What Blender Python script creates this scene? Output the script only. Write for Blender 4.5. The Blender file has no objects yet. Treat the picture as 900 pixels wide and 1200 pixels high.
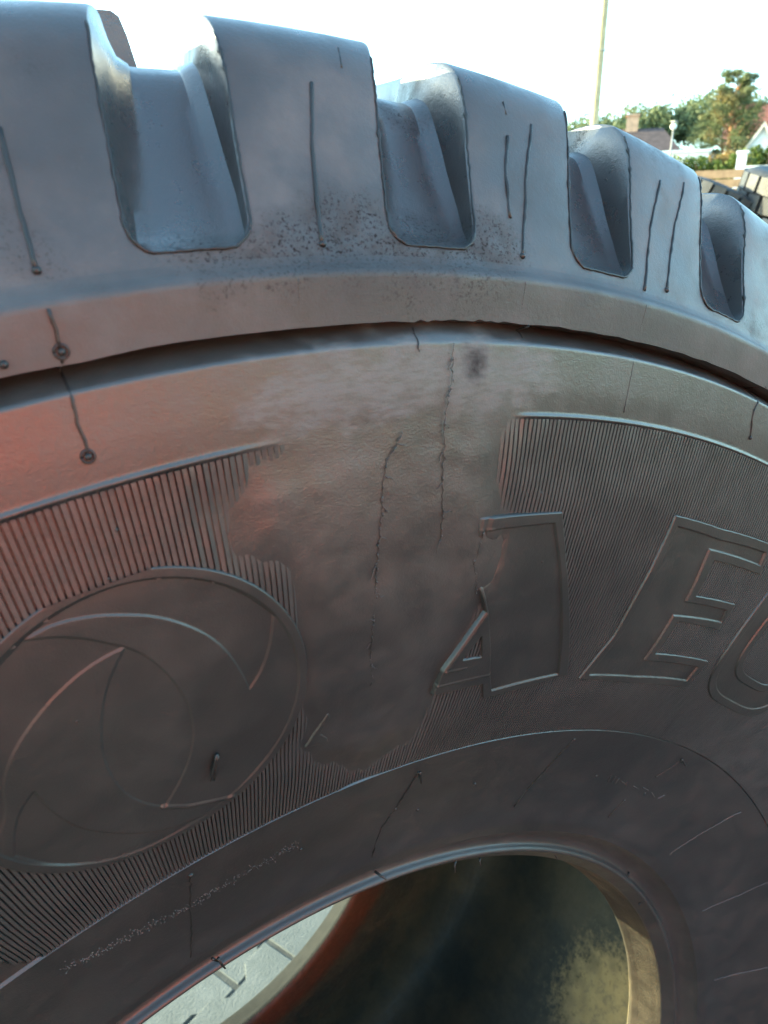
import bpy, bmesh, math, random
import numpy as np
from mathutils import Matrix, Vector

R = math.radians
S = bpy.context.scene
rng = np.random.default_rng(7)
random.seed(7)

# ------------------------------------------------------------------ camera
cam_d = bpy.data.cameras.new('camera')
cam = bpy.data.objects.new('camera', cam_d)
S.collection.objects.link(cam)
S.camera = cam
cam.location = (-0.10242, -0.20752, 1.27657)
cam.rotation_euler = (R(90 - 20.0), 0, R(-31.1))
cam_d.sensor_fit = 'VERTICAL'
cam_d.sensor_height = 36.0
cam_d.lens = 841.2238 / 1200 * 36.0
cam_d.clip_start = 0.01
cam_d.clip_end = 2000
cam_d.dof.use_dof = True
cam_d.dof.focus_distance = 0.33
cam_d.dof.aperture_fstop = 20.0

# ------------------------------------------------------------------ sky, sun, exposure
SUN_EL, SUN_AZ = 13.5, -40.0          # azimuth from +Y towards +X
W = bpy.data.worlds.new('World')
S.world = W
W.use_nodes = True
wn = W.node_tree
sky = wn.nodes.new('ShaderNodeTexSky')
sky.sky_type = 'NISHITA'
sky.sun_disc = False
sky.sun_elevation = R(SUN_EL)
sky.sun_rotation = R(SUN_AZ)
sky.air_density = 1.0
sky.dust_density = 0.7
sky.ozone_density = 2.2
wn.links.new(sky.outputs[0], wn.nodes['Background'].inputs[0])
wn.nodes['Background'].inputs[1].default_value = 0.15
sun_d = bpy.data.lights.new('sun', 'SUN')
sun_d.energy = 3.2
sun_d.angle = R(0.5)
sun_d.color = (1.0, 0.86, 0.66)
sun = bpy.data.objects.new('sun', sun_d)
S.collection.objects.link(sun)
sd = Vector((math.sin(R(SUN_AZ)) * math.cos(R(SUN_EL)), math.cos(R(SUN_AZ)) * math.cos(R(SUN_EL)), math.sin(R(SUN_EL))))
sun.rotation_euler = sd.to_track_quat('Z', 'Y').to_euler()
S.view_settings.view_transform = 'Standard'
S.view_settings.look = 'None'
S.view_settings.exposure = 3.15
S.view_settings.gamma = 1.0
S.view_settings.use_white_balance = True    # the phone's balance for open shade
S.view_settings.white_balance_temperature = 7100
S.view_settings.white_balance_tint = -10.0

# ------------------------------------------------------------------ helpers
C = S.collection


def smooth(a, b, x):
    t = np.clip((np.asarray(x, float) - a) / (b - a), 0, 1)
    return t * t * (3 - 2 * t)


def link(name, me, parent=None, mat=None, loc=None):
    o = bpy.data.objects.new(name, me)
    C.objects.link(o)
    if parent is not None:
        o.parent = parent
    if mat is not None and me is not None and len(me.materials) == 0:
        me.materials.append(mat)
    if loc is not None:
        o.location = loc
    return o


def tag(o, label, cat, group=None, kind=None):
    o['label'] = label
    o['category'] = cat
    if group:
        o['group'] = group
    if kind:
        o['kind'] = kind
    return o


def empty(name, loc=(0, 0, 0), rz=0.0):
    o = bpy.data.objects.new(name, None)
    C.objects.link(o)
    o.location = loc
    o.rotation_euler = (0, 0, rz)
    o.empty_display_size = 0.1
    return o


def mesh(name, V, F, shade=True, sharp=None, attrs=None):
    me = bpy.data.meshes.new(name)
    V = np.asarray(V, float)
    me.from_pydata(V.tolist(), [], [tuple(int(i) for i in f) for f in F])
    if shade:
        me.polygons.foreach_set('use_smooth', [True] * len(me.polygons))
        if sharp:
            me.set_sharp_from_angle(angle=R(sharp))
    if attrs:
        for k, v in attrs.items():
            a = me.attributes.new(k, 'FLOAT', 'POINT')
            a.data.foreach_set('value', np.asarray(v, float).ravel())
    me.update()
    return me


def grid_mesh(name, P, keep=None, sharp=None, flip=False, attrs=None, close=False):
    """P: rows x cols x 3 array of points; keep: optional per-quad mask."""
    n, m = P.shape[:2]
    idx = np.arange(n * m).reshape(n, m)
    if close:
        a, b = idx, np.roll(idx, -1, 1)
        q = np.stack([a[:-1], b[:-1], b[1:], a[1:]], -1)
    else:
        q = np.stack([idx[:-1, :-1], idx[:-1, 1:], idx[1:, 1:], idx[1:, :-1]], -1)
    if flip:
        q = q[..., ::-1]
    q = q.reshape(-1, 4)
    if keep is not None:
        q = q[keep.ravel()]
    V = P.reshape(-1, 3)
    used = np.zeros(len(V), bool)
    used[q.ravel()] = True
    new = np.cumsum(used) - 1
    V2 = V[used]
    q = new[q]
    me = bpy.data.meshes.new(name)
    me.vertices.add(len(V2))
    me.vertices.foreach_set('co', V2.ravel())
    me.loops.add(q.size)
    me.loops.foreach_set('vertex_index', q.ravel().astype(np.int32))
    me.polygons.add(len(q))
    me.polygons.foreach_set('loop_start', (np.arange(len(q)) * 4).astype(np.int32))
    me.polygons.foreach_set('loop_total', np.full(len(q), 4, np.int32))
    me.update(calc_edges=True)
    me.validate()
    me.polygons.foreach_set('use_smooth', np.ones(len(me.polygons), bool))
    if sharp:
        me.set_sharp_from_angle(angle=R(sharp))
    if attrs:
        for k, v in attrs.items():
            a = me.attributes.new(k, 'FLOAT', 'POINT')
            a.data.foreach_set('value', np.asarray(v, float).ravel()[used])
    return me


def tube_arrays(path, rad, k=6):
    path = np.asarray(path, float)
    n = len(path)
    rad = np.broadcast_to(np.asarray(rad, float), (n,))
    t = np.gradient(path, axis=0)
    t /= np.linalg.norm(t, axis=1)[:, None] + 1e-12
    ref = np.array([0.31, 0.83, 0.46])
    u = np.cross(t, ref)
    u /= np.linalg.norm(u, axis=1)[:, None] + 1e-12
    v = np.cross(t, u)
    an = np.arange(k) / k * 2 * np.pi
    P = path[:, None] + rad[:, None, None] * (np.cos(an)[None, :, None] * u[:, None] + np.sin(an)[None, :, None] * v[:, None])
    V = P.reshape(-1, 3)
    F = []
    for i in range(n - 1):
        for j in range(k):
            F.append((i * k + j, i * k + (j + 1) % k, (i + 1) * k + (j + 1) % k, (i + 1) * k + j))
    F.append(tuple(range(k))[::-1])
    F.append(tuple((n - 1) * k + j for j in range(k)))
    return V, F


class Bag:
    """collects pieces of geometry for one mesh"""

    def __init__(s):
        s.V, s.F = [], []

    def add(s, V, F):
        o = len(s.V)
        s.V.extend(np.asarray(V, float).tolist())
        s.F.extend([tuple(i + o for i in f) for f in F])

    def tube(s, path, rad, k=6):
        s.add(*tube_arrays(path, rad, k))

    def box(s, c, d, rz=0.0, taper=1.0):
        x, y, z = np.asarray(d, float) / 2
        V = np.array([(-x, -y, -z), (x, -y, -z), (x, y, -z), (-x, y, -z), (-x * taper, -y * taper, z), (x * taper, -y * taper, z), (x * taper, y * taper, z), (-x * taper, y * taper, z)])
        ca, sa = math.cos(rz), math.sin(rz)
        V = np.stack([V[:, 0] * ca - V[:, 1] * sa, V[:, 0] * sa + V[:, 1] * ca, V[:, 2]], 1) + np.asarray(c, float)
        s.add(V, [(3, 2, 1, 0), (4, 5, 6, 7), (0, 1, 5, 4), (1, 2, 6, 5), (2, 3, 7, 6), (3, 0, 4, 7)])

    def blob(s, c, r, squash=1.0, nu=7, nv=5):
        V, F = [], []
        for i in range(nv + 1):
            ph = math.pi * i / nv
            for j in range(nu):
                a = 2 * math.pi * j / nu
                V.append((c[0] + r * math.sin(ph) * math.cos(a), c[1] + r * math.sin(ph) * math.sin(a), c[2] + r * squash * math.cos(ph)))
        for i in range(nv):
            for j in range(nu):
                F.append((i * nu + j, (i + 1) * nu + j, (i + 1) * nu + (j + 1) % nu, i * nu + (j + 1) % nu))
        s.add(V, F)

    def build(s, name, mat, parent=None, shade=False, sharp=None, loc=None):
        me = mesh(name, s.V, s.F, shade, sharp)
        return link(name, me, parent, mat, loc)


def sdf(poly, X, Y):
    """signed distance to a polygon, positive inside"""
    p = np.asarray(poly, float)
    d = np.full(X.shape, 1e9)
    ins = np.zeros(X.shape, bool)
    for i in range(len(p)):
        a, b = p[i], p[(i + 1) % len(p)]
        e = b - a
        t = np.clip(((X - a[0]) * e[0] + (Y - a[1]) * e[1]) / (e @ e + 1e-18), 0, 1)
        d = np.minimum(d, np.hypot(X - a[0] - t * e[0], Y - a[1] - t * e[1]))
        c = (a[1] > Y) != (b[1] > Y)
        with np.errstate(divide='ignore', invalid='ignore'):
            ins ^= c & (X < (b[0] - a[0]) * (Y - a[1]) / (b[1] - a[1] + 1e-18) + a[0])
    return np.where(ins, d, -d)


def dist_line(pts, X, Y):
    p = np.asarray(pts, float)
    d = np.full(X.shape, 1e9)
    for a, b in zip(p[:-1], p[1:]):
        e = b - a
        t = np.clip(((X - a[0]) * e[0] + (Y - a[1]) * e[1]) / (e @ e + 1e-18), 0, 1)
        d = np.minimum(d, np.hypot(X - a[0] - t * e[0], Y - a[1] - t * e[1]))
    return d


def vnoise(x, y, seed=0):
    """cheap smooth 2-D value noise, 0..1"""
    r = np.random.default_rng(seed).random((64, 64))
    xi, yi = np.floor(x).astype(int), np.floor(y).astype(int)
    fx, fy = x - xi, y - yi
    fx, fy = fx * fx * (3 - 2 * fx), fy * fy * (3 - 2 * fy)
    g = lambda i, j: r[i % 64, j % 64]
    return (g(xi, yi) * (1 - fx) + g(xi + 1, yi) * fx) * (1 - fy) + (g(xi, yi + 1) * (1 - fx) + g(xi + 1, yi + 1) * fx) * fy


# ------------------------------------------------------------------ materials
class NT:
    def __init__(s, name):
        s.m = bpy.data.materials.new(name)
        s.m.use_nodes = True
        s.n = s.m.node_tree.nodes
        s.l = s.m.node_tree.links
        s.b = s.n['Principled BSDF']
        s.tc = s.n.new('ShaderNodeTexCoord')

    def new(s, t, **k):
        n = s.n.new(t)
        for a, v in k.items():
            setattr(n, a, v)
        return n

    def plug(s, sock, v):
        if hasattr(v, 'is_linked') or hasattr(v, 'links'):
            s.l.new(v, sock)
        else:
            sock.default_value = v

    def noise(s, scale, detail=4, rough=0.55, vec=None, dist=0.0):
        n = s.new('ShaderNodeTexNoise')
        s.plug(n.inputs['Vector'], vec if vec is not None else s.tc.outputs['Object'])
        n.inputs['Scale'].default_value = scale
        n.inputs['Detail'].default_value = detail
        n.inputs['Roughness'].default_value = rough
        n.inputs['Distortion'].default_value = dist
        return n.outputs['Fac']

    def ramp(s, f, a, b, ca=0.0, cb=1.0):
        n = s.new('ShaderNodeMapRange', interpolation_type='SMOOTHSTEP')
        s.plug(n.inputs['Value'], f)
        n.inputs['From Min'].default_value = a
        n.inputs['From Max'].default_value = b
        n.inputs['To Min'].default_value = ca
        n.inputs['To Max'].default_value = cb
        return n.outputs['Result']

    def math(s, op, a, b=0.0):
        n = s.new('ShaderNodeMath', operation=op)
        s.plug(n.inputs[0], a)
        s.plug(n.inputs[1], b)
        return n.outputs[0]

    def mix(s, f, a, b):
        n = s.new('ShaderNodeMix', data_type='RGBA')
        s.plug(n.inputs['Factor'], f)
        for sock, v in ((n.inputs['A'], a), (n.inputs['B'], b)):
            if isinstance(v, tuple):
                v = (*v, 1.0) if len(v) == 3 else v
            s.plug(sock, v)
        return n.outputs['Result']

    def attr(s, name):
        n = s.new('ShaderNodeAttribute', attribute_name=name)
        return n.outputs['Fac']

    def bump(s, h, strength, dist, prev=None):
        n = s.new('ShaderNodeBump')
        s.plug(n.inputs['Height'], h)
        n.inputs['Strength'].default_value = strength
        n.inputs['Distance'].default_value = dist
        if prev is not None:
            s.l.new(prev, n.inputs['Normal'])
        return n.outputs['Normal']

    def mapping(s, scale, rot=(0, 0, 0), src='Object'):
        n = s.new('ShaderNodeMapping')
        s.l.new(s.tc.outputs[src], n.inputs['Vector'])
        n.inputs['Scale'].default_value = scale
        n.inputs['Rotation'].default_value = rot
        return n.outputs[0]

    def done(s, col=None, rough=None, normal=None, metallic=None, spec=None):
        if col is not None:
            if isinstance(col, tuple):
                col = (*col, 1.0)
            s.plug(s.b.inputs['Base Color'], col)
        if rough is not None:
            s.plug(s.b.inputs['Roughness'], rough)
        if metallic is not None:
            s.plug(s.b.inputs['Metallic'], metallic)
        if spec is not None:
            s.plug(s.b.inputs['Specular IOR Level'], spec)
        if normal is not None:
            s.l.new(normal, s.b.inputs['Normal'])
        return s.m


def plain(name, col, rough=0.7, var=0.25, scale=8.0, bump=0.0, bscale=60.0, spec=0.4):
    t = NT(name)
    f = t.noise(scale, 5, 0.6)
    c = t.mix(t.ramp(f, 0.3, 0.7), tuple(x * (1 - var) for x in col), tuple(min(1, x * (1 + var)) for x in col))
    nb = t.bump(t.noise(bscale, 4), 0.5, bump) if bump else None
    return t.done(c, rough, nb, spec=spec)


TYRE_M = Matrix(((0.99982, -0.01421, -0.01243, 0), (0.01498, 0.99783, 0.06405, 0), (0.01149, -0.06422, 0.99787, 0.68359), (0, 0, 0, 1)))


def on_tyre(th, r, a):
    return tuple(TYRE_M @ Vector((r * math.cos(R(th)), -a, r * math.sin(R(th)))))


# where black grease and dirt sit on the tread
DIRT = [(on_tyre(th, r, a), q) for th, r, a, q in ((89.6, .5925, .0555, .022), (88.6, .5955, .0545, .016), (87.3, .591, .057, .024), (85.6, .591, .056, .024), (84.2, .594, .055, .018), (93.2, .5895, .0575, .014), (91.2, .5905, .057, .016), (92.0, .590, .057, .012), (86.3, .598, .045, .014), (98.3, .640, .036, .010))]


def rubber(name, base, dust, dust_amt=0.5, rough=(0.36, 0.52), grain=0.00012, wear=False, speck=0.0, spec=0.5, recess=False):
    t = NT(name)
    geo = t.new('ShaderNodeNewGeometry')
    off = geo.outputs['Position']
    n1 = t.noise(9, 5, 0.6, off)
    n2 = t.noise(70, 6, 0.65, off)
    n3 = t.noise(520, 3, 0.6, off)
    n4 = t.noise(1900, 2, 0.5, off)
    d = t.math('MULTIPLY', t.ramp(n1, 0.34, 0.66), t.ramp(n2, 0.3, 0.72, 0.45, 1.0))
    d = t.math('MULTIPLY', d, dust_amt)
    d = t.math('ADD', d, t.math('MULTIPLY', t.ramp(n3, 0.6, 0.8), 0.10))
    col = t.mix(d, base, dust)
    ro = t.ramp(n2, 0.3, 0.7, rough[0], rough[1])
    nb = t.bump(n4, 0.7, grain * 0.8)
    nb = t.bump(n3, 0.6, grain, nb)
    nb = t.bump(n2, 0.4, 0.0002, nb)
    sp_ = spec
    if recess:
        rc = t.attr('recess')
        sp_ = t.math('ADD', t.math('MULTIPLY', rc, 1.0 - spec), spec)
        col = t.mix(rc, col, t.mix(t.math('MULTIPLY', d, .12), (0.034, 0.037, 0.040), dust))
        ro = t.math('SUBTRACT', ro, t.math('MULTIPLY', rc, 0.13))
    if speck:
        sp = t.noise(900, 5, 0.75, off)
        area = t.noise(16, 3, 0.5, off)
        k = t.ramp(area, 0.58, 0.72)
        for c_, r_ in DIRT:
            vd = t.new('ShaderNodeVectorMath', operation='DISTANCE')
            t.l.new(off, vd.inputs[0])
            vd.inputs[1].default_value = c_
            k = t.math('MAXIMUM', k, t.ramp(t.math('ADD', vd.outputs['Value'], t.math('MULTIPLY', t.math('SUBTRACT', n2, .5), .03)), r_, r_ * .35))
        soft = t.math('MULTIPLY', k, t.ramp(n2, .35, .65, .1, .55))
        k = t.math('MAXIMUM', t.math('MULTIPLY', t.ramp(sp, 0.51, 0.61), k), soft)
        k = t.math('MULTIPLY', k, speck)
        col = t.mix(k, col, (0.012, 0.009, 0.009))
        ro = t.math('ADD', ro, t.math('MULTIPLY', k, 0.3))
        sp_ = t.math('MULTIPLY', sp_, t.math('SUBTRACT', 1.0, t.math('MULTIPLY', k, .85)))
    if wear:
        sx = t.new('ShaderNodeSeparateXYZ')
        t.l.new(t.tc.outputs['Object'], sx.inputs[0])
        rr_ = t.math('SQRT', t.math('ADD', t.math('MULTIPLY', sx.outputs['X'], sx.outputs['X']), t.math('MULTIPLY', sx.outputs['Z'], sx.outputs['Z'])))
        shoulder_light = t.math('MULTIPLY', t.ramp(t.math('ADD', rr_, t.math('MULTIPLY', t.math('SUBTRACT', n1, .5), .05)), .515, .555), t.ramp(n2, .3, .7, .6, 1.0))
        col = t.mix(t.math('MULTIPLY', shoulder_light, .4), col, (0.078, 0.072, 0.067))  # paler towards the shoulder: brighter reflected light painted into the colour
        w = t.math('MULTIPLY', t.attr('wear'), t.ramp(t.math('ADD', rr_, t.math('MULTIPLY', t.math('SUBTRACT', n1, .5), .06)), .425, .53, .22, 1.0))  # worn patch; its pale colour also painted weaker below, where light is dimmer
        g = t.noise(850, 3, 0.6, t.mapping((1, 1, 1.4), (0, 0.4, 0)))
        wm = t.math('MULTIPLY', w, t.ramp(n2, 0.25, 0.6, 0.45, 0.8))
        col = t.mix(wm, col, t.mix(t.ramp(n1, 0.35, 0.65), (0.034, 0.033, 0.031), (0.066, 0.060, 0.054)))
        ro = t.math('ADD', ro, t.math('MULTIPLY', wm, 0.06))
        nb = t.bump(t.math('MULTIPLY', g, w), 0.5, 0.00024, nb)
        sm = t.attr('smudge')
        st = t.noise(150, 5, 0.7, t.mapping((1, 1, 3.5), (0, 0.8, 0)))
        sk = t.math('MULTIPLY', sm, t.ramp(st, 0.35, 0.6, 0.35, 1.0))
        col = t.mix(t.math('MULTIPLY', sk, 0.8), col, (0.100, 0.102, 0.100))
        ro = t.math('ADD', ro, t.math('MULTIPLY', sk, 0.2))
        stn = t.attr('stain')
        col = t.mix(t.math('MULTIPLY', stn, t.ramp(t.noise(300, 4, 0.7), 0.35, 0.6, 0.3, 1.0)), col, (0.008, 0.008, 0.008))
        ro = t.math('ADD', ro, t.math('MULTIPLY', stn, .3))
        sp_ = t.math('SUBTRACT', spec, t.math('MULTIPLY', stn, .6))
    return t.done(col, ro, nb, spec=sp_)


M_SIDE = rubber('sidewall_rubber', (0.016, 0.0163, 0.0162), (0.044, 0.044, 0.042), 0.6, (0.30, 0.41), 0.00014, wear=True, spec=.85)
M_BAND = rubber('shoulder_rubber', (0.034, 0.034, 0.034), (0.110, 0.104, 0.101), 0.8, (0.40, 0.54), 0.00014, speck=0.5, spec=.55)
M_LUG = rubber('tread_rubber', (0.034, 0.033, 0.033), (0.125, 0.112, 0.106), 0.85, (0.36, 0.52), 0.00016, speck=0.9, spec=.55, recess=True)
M_RIB = rubber('rib_rubber', (0.030, 0.030, 0.0295), (0.070, 0.068, 0.065), 0.5, (0.33, 0.44), 0.00012, spec=.8)
M_LETTER = rubber('letter_rubber', (0.0145, 0.0155, 0.0155), (0.036, 0.038, 0.035), 0.55, (0.36, 0.48), 0.00012, wear=True, spec=.7)
M_BEAD = rubber('bead_rubber', (0.022, 0.0223, 0.0218), (0.056, 0.055, 0.052), 0.5, (0.36, 0.48), 0.00012, spec=.7)
M_FLASH = rubber('flash_rubber', (0.012, 0.012, 0.012), (0.03, 0.029, 0.028), 0.3, (0.36, 0.5), 0.0001)
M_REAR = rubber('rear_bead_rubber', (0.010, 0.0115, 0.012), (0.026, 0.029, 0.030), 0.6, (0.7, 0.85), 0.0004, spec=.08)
M_TOE = rubber('bead_toe_rubber', (0.02, 0.018, 0.015), (0.10, 0.08, 0.05), 0.9, (0.55, 0.7), 0.0004)


def liner_material():
    t = NT('liner_rubber')
    n1 = t.noise(11, 5, 0.6)
    n2 = t.noise(120, 5, 0.7)
    col = t.mix(t.ramp(n1, 0.35, 0.65), (0.026, 0.032, 0.030), (0.065, 0.058, 0.042))
    sep = t.new('ShaderNodeSeparateXYZ')
    t.l.new(t.tc.outputs['Object'], sep.inputs[0])
    rad = t.math('SQRT', t.math('ADD', t.math('MULTIPLY', sep.outputs['X'], sep.outputs['X']), t.math('MULTIPLY', sep.outputs['Z'], sep.outputs['Z'])))
    red_ring = t.math('MULTIPLY', t.ramp(sep.outputs['Y'], 0.38, 0.41), t.ramp(rad, 0.385, 0.335))  # red-brown ring on the lining round the rear opening
    red_ring = t.math('MULTIPLY', red_ring, t.ramp(n1, 0.3, 0.55, 0.5, 1.0))
    # pale release dust on the front half of the lining, in patches
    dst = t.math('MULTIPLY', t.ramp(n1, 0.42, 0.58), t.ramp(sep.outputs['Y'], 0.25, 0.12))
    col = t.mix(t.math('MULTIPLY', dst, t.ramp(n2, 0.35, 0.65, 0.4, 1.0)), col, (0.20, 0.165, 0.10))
    col = t.mix(red_ring, col, (0.075, 0.030, 0.018))
    # golden sunlight painted into the colour, low on the right of the lining
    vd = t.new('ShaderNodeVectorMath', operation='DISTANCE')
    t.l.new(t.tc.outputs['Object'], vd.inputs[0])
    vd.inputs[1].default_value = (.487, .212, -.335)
    sun_patch = t.ramp(t.math('ADD', vd.outputs['Value'], t.math('MULTIPLY', t.math('SUBTRACT', n2, .5), .14)), 0.105, 0.035)
    col = t.mix(t.math('MULTIPLY', sun_patch, t.ramp(t.noise(60, 5, .7), .3, .6, .45, 1.0)), col, (0.40, 0.29, 0.13))
    nb = t.bump(n2, 0.7, 0.0015)
    return t.done(col, t.ramp(n2, 0.3, 0.7, 0.42, 0.7), nb, spec=0.35)


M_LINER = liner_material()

# ------------------------------------------------------------------ tables
# sidewall layout, as (angle in degrees, radius in metres) on the tyre
WEAR = [(91.54, 0.5442), (92.04, 0.5352), (93.09, 0.5353), (93.7, 0.5262), (93.46, 0.5153), (92.46, 0.5073), (92.06, 0.4961), (91.81, 0.4785), (91.66, 0.4572), (91.35, 0.4414), (92.06, 0.43), (90.37, 0.4148), (87.73, 0.4034), (85.7, 0.4091), (84.89, 0.4241), (85.21, 0.4427), (84.41, 0.4561), (83.25, 0.4713), (82.26, 0.4752), (82.13, 0.4897), (82.25, 0.4992), (83.54, 0.506), (84.14, 0.5199), (84.18, 0.5332), (83.6, 0.5419), (87.66, 0.5474)]
SMUDGE = [(93.45, 0.5521), (92.93, 0.5603), (91.6, 0.5654), (89.42, 0.5671), (85.02, 0.5675), (81.52, 0.5607), (80.93, 0.5523), (83.33, 0.5459), (86.3, 0.5439), (88.95, 0.5434), (90.79, 0.5406), (92.14, 0.5452)]
LETTER_A = [(84.48, 0.5059), (82.55, 0.506), (79.92, 0.5062), (78.69, 0.4842), (77.03, 0.4602), (74.76, 0.4292), (78.06, 0.425), (80.99, 0.4236), (81.51, 0.4321), (84.78, 0.4325), (84.58, 0.4438), (82.93, 0.4679), (83.57, 0.4775), (83.35, 0.4892), (84.66, 0.4988)]
A_FOOT = [(91.88, 0.4279), (90.59, 0.4263), (90.71, 0.429), (91.1, 0.4322), (90.63, 0.4388), (90.78, 0.441)]
A_HOLE = [(82.77, 0.4572), (82.34, 0.447), (83.54, 0.4475)]
A_PANEL = [(83.76, 0.5011), (80.2, 0.5019), (78.65, 0.4767), (77.07, 0.452), (75.64, 0.4302), (80.56, 0.427), (81.21, 0.4364), (82.74, 0.4669), (83.6, 0.4811)]
A_STROKES = [[(82.79, 0.467), (84.41, 0.4435)], [(84.41, 0.4435), (83.18, 0.4431)], [(84.84, 0.4369), (81.21, 0.4364)], [(84.29, 0.5013), (83.54, 0.5012)]]
LETTER_E = [(72.23, 0.5079), (68.12, 0.5068), (63.19, 0.5085), (62.53, 0.4931), (67.46, 0.492), (67.39, 0.4739), (63.25, 0.4754), (63.22, 0.4605), (67.62, 0.4598), (67.78, 0.4418), (61.89, 0.4437), (62.04, 0.4263), (67.8, 0.424), (73.52, 0.4263), (72.63, 0.45), (72.47, 0.4759), (72.24, 0.4977)]
E_PANEL = [(71.75, 0.5033), (67.81, 0.5018), (63.22, 0.5038), (63.03, 0.4972), (68.29, 0.4964), (67.99, 0.4701), (63.68, 0.4712), (63.4, 0.4647), (68.34, 0.4624), (68.39, 0.4374), (62.45, 0.4391), (62.45, 0.4303), (68.29, 0.4279), (72.8, 0.4284), (72.08, 0.4523), (71.85, 0.477), (71.81, 0.4949)]
O_PTS = [(60.32, 0.4853), (60.92, 0.4661), (61.12, 0.4478), (60.14, 0.4309), (58.26, 0.4253), (54.71, 0.4235), (49.94, 0.4264), (48.67, 0.4297), (56.48, 0.4631), (56.83, 0.4492), (56.05, 0.4409), (54.71, 0.438)]
RIB_LOW = [(106.74, 0.4046), (106.45, 0.3975), (105.71, 0.3908), (104.72, 0.3906), (101.73, 0.3916), (97.26, 0.3933), (93.45, 0.3922), (87.93, 0.3925)]
VENTS = [[(97.33, 0.5836), (97.31, 0.5782), (97.3, 0.5744)], [(97.33, 0.5736), (97.38, 0.5686), (97.43, 0.5585), (97.46, 0.549)], [(68.36, 0.5718), (68.74, 0.5596), (68.36, 0.5485)], [(98.24, 0.3859), (98.75, 0.3626), (99.06, 0.3464), (99.77, 0.3276)], [(83.28, 0.384), (83.87, 0.3607), (84.56, 0.349), (84.56, 0.3289)], [(69.04, 0.3862), (69.37, 0.3617), (69.84, 0.3378)], [(53.34, 0.3843), (54.1, 0.3694)], [(54.87, 0.3476), (54.76, 0.3342)], [(38.5, 0.3835), (39.07, 0.3547), (39.48, 0.3319)], [(23.43, 0.3812), (23.51, 0.3554), (24.27, 0.3313)], [(8.02, 0.3764), (8.39, 0.3568), (9.16, 0.3315)]]
KNOBS = [(97.32, 0.574), (97.46, 0.549), (98.56, 0.5739), (98.24, 0.3859), (83.28, 0.384), (69.04, 0.3862), (53.34, 0.3843), (54.1, 0.3694), (54.87, 0.3476), (54.76, 0.3342), (69.37, 0.3617), (83.87, 0.3607), (68.36, 0.5485), (91.29, 0.3608), (62.08, 0.3604), (76.69, 0.3617), (100.12, 0.4809), (97.95, 0.5173), (97.35, 0.5293), (81.28, 0.5134), (72.3, 0.4632), (72.53, 0.4531), (67.75, 0.425), (67.51, 0.4604), (82.89, 0.5052), (80.23, 0.486), (81.15, 0.4001), (81.51, 0.3535)]
STICKS = [[(96.01, 0.446), (96.47, 0.4362)], [(95.99, 0.4451), (96.32, 0.4358)], [(53.93, 0.386), (52.43, 0.3833)], [(83.35, 0.3854), (82.84, 0.3777)]]
CRACKS = [[(87.99, 0.5385), (88.58, 0.5298), (88.75, 0.5136), (88.81, 0.496), (88.84, 0.4835), (88.8, 0.4593), (88.54, 0.4473)], [(86.03, 0.5643), (86.12, 0.5518), (86.31, 0.5385), (86.28, 0.5217), (86.09, 0.4991)], [(87.43, 0.569), (87.4, 0.562)], [(83.92, 0.5006), (84.06, 0.4884), (83.51, 0.4757)], [(82.87, 0.5705), (82.97, 0.5666)]]
MARKS = [[(59.69, 0.3574), (60.06, 0.3619)], [(59.11, 0.3573), (59.38, 0.3619)], [(58.54, 0.3571), (58.7, 0.3612)], [(58.0, 0.3599), (57.05, 0.3582)], [(57.2, 0.3602), (56.43, 0.3561)], [(55.67, 0.3586), (54.72, 0.3579)], [(54.18, 0.3596), (53.11, 0.3592)], [(53.04, 0.357), (52.86, 0.355)], [(52.26, 0.3585), (51.25, 0.3567)], [(50.52, 0.3566), (50.2, 0.3606)]]
SPECKLINE = [(105.63, 0.3771), (103.16, 0.3709), (99.09, 0.3641), (96.63, 0.3644), (91.43, 0.366)]
LUG_LINES = {1: [[(96.96, 0.6232), (97.13, 0.6073), (97.24, 0.592)]], 0: [[(89.37, 0.6362), (89.6, 0.6261), (89.78, 0.6168), (89.98, 0.6029), (90.11, 0.5924)], [(88.24, 0.6481), (88.35, 0.6419)]], -1: [[(81.84, 0.6376), (82.21, 0.6244), (82.52, 0.6098), (83.0, 0.5926)], [(82.85, 0.6428), (82.83, 0.6386)], [(82.92, 0.6314), (83.17, 0.6198), (83.26, 0.6045)]], -2: [[(75.59, 0.6359), (76.28, 0.617), (76.66, 0.6037), (77.04, 0.5902)], [(74.12, 0.6401), (74.91, 0.6184), (75.72, 0.593)]]}


# ------------------------------------------------------------------ tyre geometry
# tyre frame: Y is the axle (front sidewall towards -Y), Z up, angle measured from +X
PROF = np.array([(.3175, 0), (.335, .004), (.355, .011), (.375, .0195), (.3925, .0272), (.42, .039), (.45, .0485), (.48, .0555), (.51, .0598), (.541, .0612), (.5721, .0608), (.5845, .0619), (.5928, .0555), (.6512, .0333)])
_r = np.linspace(.300, .560, 1041)
_a = np.interp(_r, PROF[:, 0], PROF[:, 1], left=None)
_k = np.hanning(65)
_k /= _k.sum()
_as = np.convolve(np.pad(_a, 32, mode='reflect', reflect_type='odd'), _k, 'valid')
MIDA = -0.233                          # the tyre's middle plane


def base_a(r):
    r = np.asarray(r, float)
    f = np.interp(r, PROF[:, 0], PROF[:, 1])
    s = np.interp(r, _r, _as)
    w = smooth(.548, .541, r) * smooth(.3175, .325, r)
    return f * (1 - w) + s * w


def base_n(r):
    d = (base_a(np.asarray(r) + .001) - base_a(np.asarray(r) - .001)) / .002
    L = np.sqrt(1 + d * d)
    return -d / L, 1 / L


def P3(th, r, a):
    t = np.radians(th)
    return np.stack(np.broadcast_arrays(r * np.cos(t), -np.asarray(a, float) + 0 * t * r, r * np.sin(t)), -1)


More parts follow.
